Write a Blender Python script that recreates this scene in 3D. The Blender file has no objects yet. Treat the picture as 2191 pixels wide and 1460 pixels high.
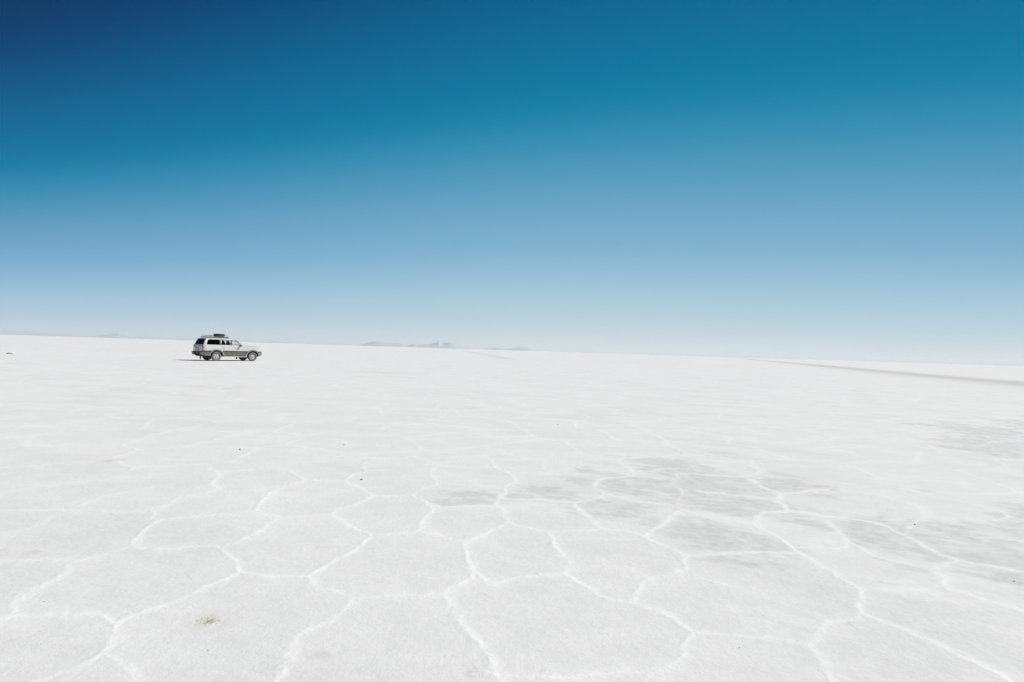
import bpy, bmesh, math, random
import numpy as np
from mathutils import Matrix, Vector
from mathutils.geometry import delaunay_2d_cdt

random.seed(7); rng = np.random.default_rng(11)
S = bpy.context.scene; C = S.collection
R = math.radians

# ------------------------------------------------------------------ camera
PW, PH = 2191.0, 1460.0
FOC = PW * 20 / 36
CAMH = 1.583
cam = bpy.data.objects.new('camera', bpy.data.cameras.new('camera')); C.objects.link(cam); S.camera = cam
cam.data.sensor_width = 36; cam.data.lens = 20; cam.data.clip_start = 0.05; cam.data.clip_end = 200000
CM = Matrix.Translation((0, 0, CAMH)) @ Matrix.Rotation(R(90 + 0.94), 4, 'X') @ Matrix.Rotation(R(1.774), 4, 'Z')
cam.matrix_world = CM
CM3 = np.array(CM.to_3x3())

def ray(px, py):
    v = CM3 @ np.array([(px - PW / 2) / FOC, -(py - PH / 2) / FOC, -1.0])
    return v / np.linalg.norm(v)

def gnd(px, py):
    v = ray(px, py)
    t = CAMH / -v[2]
    return np.array([v[0] * t, v[1] * t])

# ------------------------------------------------------------------ helpers
def tag(o, label=None, cat=None, group=None, kind=None):
    if label: o['label'] = label
    if cat: o['category'] = cat
    if group: o['group'] = group
    if kind: o['kind'] = kind
    return o

def new_mesh(name, verts, faces, mat=None, parent=None, smooth=True):
    me = bpy.data.meshes.new(name)
    me.from_pydata([tuple(map(float, v)) for v in verts], [], [tuple(f) for f in faces])
    me.update()
    if smooth:
        for p in me.polygons: p.use_smooth = True
    o = bpy.data.objects.new(name, me); C.objects.link(o)
    if mat: me.materials.append(mat)
    if parent is not None: o.parent = parent
    return o

def from_bm(name, bm, mat=None, parent=None, smooth=False, bevel=0):
    me = bpy.data.meshes.new(name)
    bmesh.ops.recalc_face_normals(bm, faces=bm.faces)
    bm.to_mesh(me); bm.free()
    if smooth:
        for p in me.polygons: p.use_smooth = True
    o = bpy.data.objects.new(name, me); C.objects.link(o)
    if mat: me.materials.append(mat)
    if parent is not None: o.parent = parent
    if bevel:
        m = o.modifiers.new('b', 'BEVEL'); m.width = bevel; m.segments = 2; m.limit_method = 'ANGLE'
    return o

def box(bm, c, s, rot=None):
    M = Matrix.Translation(c)
    if rot is not None: M = M @ rot
    M = M @ Matrix.Diagonal((s[0], s[1], s[2], 1))
    bmesh.ops.create_cube(bm, size=1, matrix=M)

def tube(bm, a, b, r, seg=8):
    a = Vector(a); b = Vector(b); d = b - a
    q = d.to_track_quat('Z', 'Y').to_matrix().to_4x4()
    bmesh.ops.create_cone(bm, cap_ends=True, segments=seg, radius1=r, radius2=r, depth=d.length,
                          matrix=Matrix.Translation((a + b) / 2) @ q)

def path_tube(bm, pts, r, seg=8):
    for i in range(len(pts) - 1): tube(bm, pts[i], pts[i + 1], r, seg)
    for p in pts[1:-1]:
        bmesh.ops.create_uvsphere(bm, u_segments=seg, v_segments=6, radius=r, matrix=Matrix.Translation(p))

# noise -------------------------------------------------------------
def _h(ix, iy, seed):
    n = (ix.astype(np.int64) * 374761393 + iy.astype(np.int64) * 668265263 + seed * 982451653) & 0xFFFFFFFF
    n = ((n ^ (n >> 13)) * 1274126177) & 0xFFFFFFFF
    n = n ^ (n >> 16)
    return (n & 0xFFFFFF) / float(0xFFFFFF)

def vnoise(x, y, seed=0):
    ix = np.floor(x); iy = np.floor(y); fx = x - ix; fy = y - iy
    fx = fx * fx * (3 - 2 * fx); fy = fy * fy * (3 - 2 * fy)
    a = _h(ix, iy, seed); b = _h(ix + 1, iy, seed); c = _h(ix, iy + 1, seed); d = _h(ix + 1, iy + 1, seed)
    return (a + (b - a) * fx) * (1 - fy) + (c + (d - c) * fx) * fy

def fbm(x, y, o=4, seed=0):
    s = 0; a = .5; t = 0
    for k in range(o):
        s = s + a * vnoise(x * 2 ** k + 17.3 * k, y * 2 ** k - 9.1 * k, seed + k); t += a; a *= .5
    return s / t

def sstep(e0, e1, x):
    t = np.clip((x - e0) / (e1 - e0), 0, 1); return t * t * (3 - 2 * t)

# ------------------------------------------------------------------ materials
def mat(name):
    m = bpy.data.materials.new(name); m.use_nodes = True
    return m, m.node_tree, m.node_tree.nodes['Principled BSDF']

def simple(name, col, rough=.5, metal=0, var=.12, scale=6, dust=None, dz=(0.3, 1.0), coat=0, bump=0):
    """colour broken up by noise; optional dust laid on the lower part of the car by object height"""
    m, nt, b = mat(name); N = nt.nodes.new; L = nt.links.new
    tc = N('ShaderNodeTexCoord'); no = N('ShaderNodeTexNoise'); no.inputs['Scale'].default_value = scale; no.inputs['Detail'].default_value = 6
    L(tc.outputs['Object'], no.inputs['Vector'])
    mr = N('ShaderNodeMapRange'); mr.inputs['From Min'].default_value = .3; mr.inputs['From Max'].default_value = .7
    mr.inputs['To Min'].default_value = 1 - var; mr.inputs['To Max'].default_value = 1 + var
    L(no.outputs['Fac'], mr.inputs['Value'])
    mx = N('ShaderNodeVectorMath'); mx.operation = 'SCALE'; mx.inputs[0].default_value = col; L(mr.outputs[0], mx.inputs['Scale'])
    out = mx.outputs[0]
    if dust:
        sp = N('ShaderNodeSeparateXYZ'); L(tc.outputs['Object'], sp.inputs[0])
        z = N('ShaderNodeMapRange'); z.inputs['From Min'].default_value = dz[1]; z.inputs['From Max'].default_value = dz[0]
        z.inputs['To Min'].default_value = 0; z.inputs['To Max'].default_value = .8; L(sp.outputs[2], z.inputs['Value'])
        mu = N('ShaderNodeMath'); mu.operation = 'MULTIPLY'; L(z.outputs[0], mu.inputs[0]); L(no.outputs['Fac'], mu.inputs[1])
        mc = N('ShaderNodeMix'); mc.data_type = 'RGBA'; L(mu.outputs[0], mc.inputs['Factor']); L(out, mc.inputs['A']); mc.inputs['B'].default_value = (*dust, 1)
        out = mc.outputs['Result']
    L(out, b.inputs['Base Color'])
    b.inputs['Roughness'].default_value = rough; b.inputs['Metallic'].default_value = metal
    if coat: b.inputs['Coat Weight'].default_value = coat; b.inputs['Coat Roughness'].default_value = .08
    if bump:
        bp = N('ShaderNodeBump'); bp.inputs['Distance'].default_value = bump; bp.inputs['Strength'].default_value = .6
        L(no.outputs['Fac'], bp.inputs['Height']); L(bp.outputs[0], b.inputs['Normal'])
    return m

def glass(name, tint, keep, gloss_col=(1, 1, 1)):
    m, nt, b = mat(name); N = nt.nodes.new; L = nt.links.new; nt.nodes.remove(b)
    out = nt.nodes['Material Output']
    tr = N('ShaderNodeBsdfTransparent'); tr.inputs[0].default_value = (*tint, 1)
    gl = N('ShaderNodeBsdfGlossy'); gl.inputs['Roughness'].default_value = .03; gl.inputs[0].default_value = (*gloss_col, 1)
    lw = N('ShaderNodeLayerWeight'); lw.inputs[0].default_value = .5
    pw = N('ShaderNodeMath'); pw.operation = 'POWER'; L(lw.outputs['Facing'], pw.inputs[0]); pw.inputs[1].default_value = 4
    fr = N('ShaderNodeMath'); fr.operation = 'MULTIPLY_ADD'; L(pw.outputs[0], fr.inputs[0]); fr.inputs[1].default_value = .7; fr.inputs[2].default_value = keep
    mx = N('ShaderNodeMixShader'); L(fr.outputs[0], mx.inputs[0]); L(tr.outputs[0], mx.inputs[1]); L(gl.outputs[0], mx.inputs[2])
    L(mx.outputs[0], out.inputs[0])
    return m

M_white = simple('white_paint', (.64, .625, .585), .35, 0, .03, 3, dust=(.55, .50, .42), dz=(.5, 1.1), coat=.4)
M_clad = simple('champagne_paint', (.145, .14, .12), .45, .2, .08, 4, dust=(.50, .45, .37), dz=(.3, .62), coat=.2)
M_grey = simple('grey_plastic', (.20, .21, .225), .55, 0, .1, 8, dust=(.5, .47, .42), dz=(.3, .9))
M_black = simple('black_plastic', (.018, .018, .02), .5, 0, .2, 8)
M_under = simple('underbody_metal', (.03, .028, .026), .8, 0, .3, 6)
M_rack = simple('black_steel_tube', (.02, .022, .024), .45, .3, .2, 9)
M_tyre = simple('dusty_tyre_rubber', (.17, .165, .15), .85, 0, .25, 14, bump=.004)
M_spare = simple('dark_tyre_rubber', (.055, .048, .042), .85, 0, .3, 14, bump=.004)
M_rim = simple('rim_paint', (.62, .60, .54), .4, .25, .1, 10)
M_seat = simple('seat_fabric', (.03, .032, .036), .9, 0, .2, 12)
M_step = simple('dusty_running_board', (.52, .46, .36), .7, 0, .15, 9)
M_chrome = simple('bright_metal', (.6, .6, .6), .2, 1, .05, 9)
M_red = simple('red_lens', (.36, .010, .014), .2, 0, .1, 12, coat=.5)
M_lens = simple('pale_lens', (.6, .42, .38), .2, 0, .1, 12, coat=.5)
M_amber = simple('amber_lens', (.7, .25, .03), .2, 0, .1, 12)
M_plate = simple('plate_metal', (.45, .52, .58), .4, 0, .1, 30)
M_ink = simple('dark_ink', (.04, .06, .12), .5, 0, .1, 30)
M_clear = glass('clear_glass', (.93, .98, .97), .04)
M_tint = glass('tinted_glass', (.05, .06, .065), .04)
M_rearglass = glass('rear_glass', (.05, .16, .22), .10, (.5, .85, 1))

# ------------------------------------------------------------------ world
W = bpy.data.worlds.new('World'); S.world = W; W.use_nodes = True
SUN_EL, SUN_AZ = 47.0, 78.0
def build_world():
    nt = W.node_tree; N = nt.nodes.new; L = nt.links.new
    bg = nt.nodes['Background']; bg.inputs[1].default_value = .1
    s = N('ShaderNodeTexSky'); s.sky_type = 'NISHITA'; s.sun_disc = False
    s.sun_elevation = R(SUN_EL); s.sun_rotation = R(SUN_AZ); s.altitude = 3650; s.air_density = 1; s.dust_density = .5; s.ozone_density = 1
    def M(op, a, b=None):
        n = N('ShaderNodeMath'); n.operation = op
        for i, v in enumerate((a, b)):
            if v is None: continue
            if isinstance(v, (int, float)): n.inputs[i].default_value = v
            else: L(v, n.inputs[i])
        return n.outputs[0]
    tc = N('ShaderNodeTexCoord'); sx = N('ShaderNodeSeparateXYZ'); L(tc.outputs['Generated'], sx.inputs[0])
    x = M('MAXIMUM', M('MINIMUM', sx.outputs[0], .75), -.75)
    k = M('ADD', M('ADD', M('MULTIPLY', x, .13), M('MULTIPLY', M('MULTIPLY', x, x), -.3)), 1.0)
    cb = N('ShaderNodeCombineXYZ'); L(M('MULTIPLY', sx.outputs[0], .3), cb.inputs[0]); L(sx.outputs[1], cb.inputs[1])
    L(M('DIVIDE', sx.outputs[2], k), cb.inputs[2])
    nn = N('ShaderNodeVectorMath'); nn.operation = 'NORMALIZE'; L(cb.outputs[0], nn.inputs[0]); L(nn.outputs[0], s.inputs[0])
    # grade of the sky colour: deep polarised blue aloft, pale at the horizon
    sc = N('ShaderNodeVectorMath'); sc.operation = 'SCALE'; sc.inputs['Scale'].default_value = .1; L(s.outputs[0], sc.inputs[0])
    sp = N('ShaderNodeSeparateXYZ'); L(sc.outputs[0], sp.inputs[0])
    rp = N('ShaderNodeValToRGB'); L(sp.outputs[0], rp.inputs[0]); cr = rp.color_ramp
    pos = [.065, .075, .085, .095, .104, .115, .13, .155, .19, .25, .33, .45, .6, .75]
    rr = [0, 0, 0, 0, 0, .028, .078, .150, .202, .312, .41, .505, .61, .67]
    gg = [.018, .055, .1214, .168, .205, .262, .315, .38, .435, .524, .597, .64, .69, .715]
    bb = [.06, .175, .278, .34, .375, .447, .50, .568, .622, .672, .702, .712, .735, .735]
    while len(cr.elements) > 1: cr.elements.remove(cr.elements[-1])
    cr.elements[0].position = pos[0]; cr.elements[0].color = (rr[0], gg[0], bb[0], 1)
    for i in range(1, len(pos)):
        e = cr.elements.new(pos[i]); e.color = (rr[i], gg[i], bb[i], 1)
    up = N('ShaderNodeVectorMath'); up.operation = 'MULTIPLY'; L(rp.outputs[0], up.inputs[0])
    kc = N('ShaderNodeCombineXYZ'); L(kc.outputs[0], up.inputs[1])
    for i, q in enumerate((2.1, 1.3, .5)): L(M('ADD', M('MULTIPLY', M('MINIMUM', x, 0.0), q), 10.0), kc.inputs[i])
    L(up.outputs[0], bg.inputs[0])
build_world()

sun = bpy.data.objects.new('sun', bpy.data.lights.new('sun', 'SUN')); C.objects.link(sun)
sun.data.energy = 4.52; sun.data.angle = R(.53); sun.data.color = (1, .948, .89)
sd = Vector((math.sin(R(SUN_AZ)) * math.cos(R(SUN_EL)), math.cos(R(SUN_AZ)) * math.cos(R(SUN_EL)), math.sin(R(SUN_EL))))
sun.matrix_world = Matrix.Translation((30, -10, 40)) @ sd.to_track_quat('Z', 'Y').to_matrix().to_4x4()

S.view_settings.view_transform = 'Standard'; S.view_settings.look = 'None'; S.view_settings.exposure = 0; S.view_settings.gamma = 1
S.cycles.volume_bounces = 3
S.cycles.max_bounces = 8; S.cycles.transparent_max_bounces = 12

# ------------------------------------------------------------------ salt ridges, traced on the flat
# polylines in photo pixels, dropped onto the ground plane; last number = strength
PL = [
 ([(0,1054),(184,1029),(320,1024)],.7), ([(169,1016),(184,1029)],.6),
 ([(0,1095),(160,1093),(275,1094),(324,1088),(383,1065),(452,1051),(460,1032),(463,1011),(444,1003)],.9),
 ([(463,1011),(601,1002),(648,1030)],.8), ([(452,1051),(565,1047)],.5),
 ([(324,1088),(325,1100),(343,1113),(554,1094)],1), ([(554,1094),(569,1061),(597,1045),(648,1030),(700,1030),(737,1030)],1),
 ([(554,1094),(560,1102),(597,1108),(700,1103),(710,1109)],1), ([(343,1113),(295,1137),(284,1164),(335,1172),(450,1166),(478,1171)],1),
 ([(478,1171),(511,1156),(556,1134),(597,1108)],1), ([(478,1171),(498,1204),(511,1225),(645,1235)],1),
 ([(645,1235),(700,1204),(759,1174),(798,1146)],1), ([(511,1225),(466,1246),(406,1275),(319,1303),(249,1331)],1),
 ([(249,1331),(192,1319),(120,1316),(38,1319),(0,1322)],1), ([(249,1331),(236,1364),(220,1393),(128,1438),(70,1457),(0,1480)],1),
 ([(220,1393),(252,1428),(262,1475)],.8), ([(284,1164),(243,1177),(160,1201),(96,1198),(0,1201)],.9),
 ([(160,1201),(128,1236),(48,1278),(32,1307),(0,1322),(-60,1350)],.9), ([(0,1147),(80,1125),(128,1099),(220,1064),(320,1045)],.6),
 ([(645,1235),(658,1243),(677,1262),(710,1264),(745,1280)],.9), ([(581,1462),(620,1403),(642,1355),(700,1331),(731,1303),(745,1280)],.9),
 ([(745,1280),(840,1278),(948,1275)],1), ([(948,1275),(972,1254),(1007,1236)],1), ([(1007,1236),(993,1191),(986,1160)],1),
 ([(986,1160),(941,1147),(892,1137)],1), ([(892,1137),(798,1146)],1), ([(798,1146),(756,1130),(710,1109)],1),
 ([(710,1109),(717,1093),(759,1079),(798,1062)],1), ([(798,1062),(770,1048),(737,1030)],1), ([(737,1030),(756,1016),(790,1008),(822,1008)],.9),
 ([(798,1062),(840,1062),(878,1061)],1), ([(878,1061),(900,1048),(937,1036),(920,1020),(920,1008),(941,999),(1000,1002),(1058,1001)],.8),
 ([(878,1061),(899,1070),(930,1088)],1), ([(930,1088),(1000,1086),(1060,1086),(1077,1102),(1088,1121)],1), ([(930,1088),(906,1111),(892,1137)],1),
 ([(1088,1121),(1042,1140),(1000,1156),(986,1160)],1), ([(1088,1121),(1137,1132),(1178,1140),(1280,1133),(1350,1142),(1378,1151)],1),
 ([(1178,1140),(1182,1167),(1210,1210),(1206,1222),(1196,1229)],1), ([(1196,1229),(1102,1236),(1049,1249),(1014,1231),(1007,1236)],1),
 ([(1196,1229),(1220,1240),(1262,1264),(1301,1280),(1340,1286)],1),
 ([(948,1275),(962,1303),(990,1345),(1025,1380),(1049,1408),(1053,1439),(1067,1456)],1),
 ([(1067,1456),(1224,1453),(1304,1439),(1364,1446),(1381,1448)],.9), ([(1067,1456),(1090,1500)],.9),
 ([(1060,1086),(1074,1055),(1075,1041),(1098,1030),(1095,1014),(1058,1001)],.9), ([(1075,1041),(944,1037)],.4),
 ([(1095,1014),(1189,1008)],.6), ([(1161,1004),(1164,985)],.6), ([(927,983),(1025,974),(1049,983),(1119,983),(1178,976),(1150,960)],.7),
 ([(1058,1001),(1049,983)],.7), ([(882,978),(916,987),(941,999)],.7), ([(794,981),(871,978),(885,957)],.7), ([(794,981),(777,1002),(790,1008)],.7),
 ([(700,980),(794,981),(766,973),(749,957)],.7), ([(1068,1069),(1154,1070),(1238,1074),(1287,1058),(1270,1042),(1283,1027),(1353,1015),(1322,987),(1349,981),(1426,975)],.9),
 ([(1238,1074),(1231,1080),(1259,1107),(1283,1133)],.9), ([(1287,1058),(1357,1072),(1444,1086)],1), ([(1444,1086),(1458,1056),(1435,1027)],.4),
 ([(1353,1015),(1435,1025),(1450,1022),(1460,1015),(1589,1020),(1621,1009),(1589,988)],.9), ([(1471,993),(1492,1013)],.6),
 ([(1589,1020),(1661,1054),(1761,1049)],.9), ([(1661,1054),(1652,1068),(1494,1052)],.9), ([(1652,1068),(1686,1092),(1634,1099),(1607,1122)],1), ([(1607,1122),(1508,1106),(1444,1090)],.9),
 ([(1607,1122),(1657,1149),(1688,1172),(1697,1180),(1752,1212),(1833,1260)],1), ([(1378,1151),(1404,1126),(1444,1099),(1444,1088)],1),
 ([(1378,1151),(1426,1172),(1467,1190),(1463,1205),(1467,1221),(1381,1239),(1358,1262),(1340,1286)],.8), ([(1467,1190),(1571,1183),(1688,1183)],.9),
 ([(1690,1172),(1806,1169),(1761,1113)],.7), ([(1686,1092),(1761,1104),(1878,1122),(1942,1147),(1980,1172),(2037,1196),(2120,1212),(2191,1226),(2300,1250)],.9),
 ([(2037,1196),(2000,1215),(1915,1203),(1851,1181),(1806,1153)],.8), ([(2000,1215),(2028,1257),(2090,1280),(2191,1314),(2300,1350)],.9),
 ([(2028,1257),(1924,1267),(1833,1260)],.8), ([(1833,1260),(1842,1312),(1765,1339),(1720,1377),(1652,1362),(1560,1356),(1480,1352)],.9), ([(1480,1352),(1426,1316),(1380,1300),(1340,1286)],1),
 ([(1480,1352),(1451,1380),(1449,1402),(1420,1430),(1381,1448)],.9), ([(1720,1377),(1752,1420),(1783,1475)],.9),
 ([(1842,1312),(1969,1371),(2105,1429),(2190,1490)],1), ([(1467,1224),(1530,1245),(1584,1262),(1652,1282),(1760,1320)],.4),
 ([(1942,1147),(1948,1128),(1969,1092),(1869,1058),(1761,1049)],.6), ([(1973,1104),(2091,1113),(2159,1104),(2109,1086),(2000,1062),(1900,1040)],.5),
 ([(1562,1303),(1598,1339)],.3),
]
def catmull(P, n=5):
    P = [np.array(p) for p in P]
    if len(P) < 3: 
        return [P[0] + (P[1] - P[0]) * t for t in np.linspace(0, 1, 5)]
    Q = [2 * P[0] - P[1]] + P + [2 * P[-1] - P[-2]]; out = []
    for i in range(1, len(Q) - 2):
        for t in np.linspace(0, 1, n, endpoint=False):
            a, b, c, d = Q[i - 1], Q[i], Q[i + 1], Q[i + 2]
            out.append(.5 * (2 * b + (c - a) * t + (2 * a - 5 * b + 4 * c - d) * t * t + (3 * b - a - 3 * c + d) * t ** 3))
    out.append(P[-1]); return out

def ground_fields(X, Y):
    """ridge / patch / stain / height for flat arrays of ground points"""
    n = X.size
    warp = .05
    wx = X + warp * (fbm(X * 3, Y * 3, 3, 1) - .5) * 2 + .03 * (fbm(X * 18, Y * 18, 3, 5) - .5)
    wy = Y + warp * (fbm(X * 3, Y * 3, 3, 21) - .5) * 2 + .03 * (fbm(X * 18, Y * 18, 3, 6) - .5)
    rr = np.hypot(X, Y)
    # procedural polygons everywhere (jittered cells about 1.4 m across)
    cs = 1.45
    gx = wx / cs; gy = wy / cs
    ix = np.floor(gx); iy = np.floor(gy)
    f1 = np.full(n, 9.); f2 = np.full(n, 9.)
    for dx in (-1, 0, 1):
        for dy in (-1, 0, 1):
            cx = ix + dx; cy = iy + dy
            sx = cx + .5 + .72 * (_h(cx, cy, 91) - .5) + .5 * (np.mod(cy, 2) - .5); sy = cy + .5 + .72 * (_h(cx, cy, 77) - .5)
            d = np.hypot(gx - sx, gy - sy)
            m = d < f1
            f2 = np.where(m, f1, np.minimum(f2, d)); f1 = np.where(m, d, f1)
    dv = (f2 - f1) * .5 * cs
    stv = .55 + .45 * vnoise(X * .5, Y * .5, 8)
    # traced polygons
    dt = np.full(n, 9.); st = np.zeros(n)
    near = np.where(rr < 13)[0]
    nx = wx[near]; ny = wy[near]
    order = np.argsort(ny); nx = nx[order]; ny = ny[order]
    d_ = np.full(near.size, 9.); s_ = np.zeros(near.size)
    for pts, s in PL:
        P = catmull([gnd(*p) for p in pts])
        for a, b in zip(P[:-1], P[1:]):
            lo = np.searchsorted(ny, min(a[1], b[1]) - .22); hi = np.searchsorted(ny, max(a[1], b[1]) + .22)
            if hi <= lo: continue
            ax = nx[lo:hi] - a[0]; ay = ny[lo:hi] - a[1]; v = b - a; ll = v @ v + 1e-9
            t = np.clip((ax * v[0] + ay * v[1]) / ll, 0, 1)
            d = np.hypot(ax - t * v[0], ay - t * v[1])
            cur = d_[lo:hi]; m = d < cur
            cur[m] = d[m]; s_[lo:hi][m] = s
    dt[near[order]] = d_; st[near[order]] = s_
    # inside the traced stretch use the traced lines, elsewhere the procedural ones
    L0 = gnd(-40, 985); R0 = gnd(2231, 1040)
    az = np.arctan2(X, Y)
    dlim = np.interp(az, [-.75, -.3, 0, .3, .75], [np.hypot(*gnd(0, 1040)), np.hypot(*gnd(700, 985)), np.hypot(*gnd(1095, 972)), np.hypot(*gnd(1500, 985)), np.hypot(*gnd(2191, 1075))])
    inside = sstep(1.04, .98, rr / dlim) * sstep(.80, .75, np.abs(az))
    def prof(d, w): return np.exp(-np.abs(d / w) ** 1.6)
    w = .012 + .044 * fbm(X * 2.3, Y * 2.3, 3, 31) ** 1.3 
    patchy = sstep(.2, .7, fbm(X * 13, Y * 13, 4, 61)) * .6 + .40
    patchy = patchy * (.72 + .35 * sstep(.3, .7, fbm(X * 1.7, Y * 1.7, 2, 33)))
    rt = prof(dt, w) * st * patchy + .28 * prof(dt, w * 3.6) * st
    rv = (prof(dv, w) * patchy + .2 * prof(dv, w * 2.6)) * stv * .95
    ridge = inside * rt + (1 - inside) * rv
    # grey damp patches; soft: weak broad greying, mostly left and foreground
    patch = np.zeros(n); soft = np.zeros(n)
    BL = [(1090,1062,160,10,.75),(1190,1052,80,13,.9),(1000,1074,75,7,1.1),(1060,1066,60,7,.9),(1255,1008,60,8,.6),(1420,995,90,16,.75),(1360,1045,75,22,.9),(1540,1035,120,24,.95),(1680,1035,90,18,.8),
          (1300,1085,90,20,.85),(1290,1030,90,14,.7),(1440,1060,110,20,.8),(1790,1125,90,16,.8),(1990,1170,120,40,.7),(1600,1085,110,20,.95),(1480,1130,110,26,.8),(1560,1155,120,24,1),(1700,1105,80,15,.6),(1900,1140,110,40,.8),(1600,1205,100,14,.6),
          (2090,920,110,12,.9),(2120,950,100,16,1),(2180,905,60,8,.6),(2140,1200,90,50,.6),(2180,1120,60,50,.6),(2050,1140,90,30,.5),(1560,975,60,6,.5),
          (60,1065,150,14,.35),(420,1075,60,12,.35),(150,1150,150,20,.3),(300,1215,420,110,.30),(120,1390,260,80,.40),(560,1400,260,60,.24),(1000,1330,300,90,.22),(400,1150,300,30,.26),(1950,1330,300,90,.24)]
    for px, py, rx, ry, s in BL:
        c = gnd(px, py); rd = np.hypot(*c); u = c / rd; tn = np.array([u[1], -u[0]])
        e1 = gnd(px + rx, py) ; a = abs((e1 - c) @ tn) + .01
        k = abs(np.hypot(*gnd(px, py - ry)) - np.hypot(*gnd(px, py + ry))) / 2 + .01
        dx = X - c[0]; dy = Y - c[1]
        q = ((dx * tn[0] + dy * tn[1]) / a) ** 2 + ((dx * u[0] + dy * u[1]) / k) ** 2
        if s <= .42: soft = np.maximum(soft, s * np.exp(-q * .8))
        else: patch = np.maximum(patch, s * np.exp(-q * .8))
    ang = -.5; sx = X * math.cos(ang) + Y * math.sin(ang); sy = -X * math.sin(ang) + Y * math.cos(ang)
    stre = fbm(sx * 2.0, sy * 3.2, 5, 41); st2 = fbm(sx * 7, sy * 17, 4, 45)
    patch = patch * sstep(.9, .2, np.clip(ridge, 0, 1))
    e = patch + 1.1 * (stre - .5) + .7 * (st2 - .5)
    patch = sstep(.12, .66, e) * (.45 + .55 * sstep(.3, .6, fbm(X * 6, Y * 6, 4, 47) + .08)) * sstep(.02, .3, patch) * (.45 + .9 * st2)
    broad = sstep(.45, .75, fbm(sx * .6 + 3, sy * 1.1, 5, 52)) * .22 * (.4 + 1.2 * st2)
    patch = np.clip(np.maximum(patch, broad) + soft * (.10 + .75 * fbm(X * 3, Y * 4.5, 5, 49)), 0, 1.2)
    # stains
    stain = np.zeros(n)
    for px, py, r_, s in [(445,1331,.055,1),(452,1329,.10,.5),(1772,1046,.10,.8),(1750,1040,.12,.4),(236,986,.12,.5),(72,1182,.05,.5),(1448,1091,.07,.5),(1985,1052,.07,.4),(2010,955,.25,.6),(1385,780,3,.12),(230,836,.6,.4),(470,828,.9,.35),(690,1170,.04,.3),(681,1404,.06,.3),(1012,1442,.035,.6),(1822,1337,.03,.4),(835,798,.8,.5)]:
        c = gnd(px, py); q = np.hypot((X - c[0]), (Y - c[1])) / r_
        stain = np.maximum(stain, s * np.exp(-q * q) * sstep(.35, .6, fbm(X * 3 / r_ * .35, Y * 3 / r_ * .35, 3, 88)))
    fade = 1 / (1 + (rr / 30) ** 2)
    z = .0036 * ridge + (.004 * (fbm(X * 6, Y * 6, 4, 71) - .5) + .010 * (fbm(X * .9, Y * .9, 2, 72) - .5)) * fade
    z = z * sstep(60, 35, rr)
    return ridge, patch, stain, z

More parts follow.
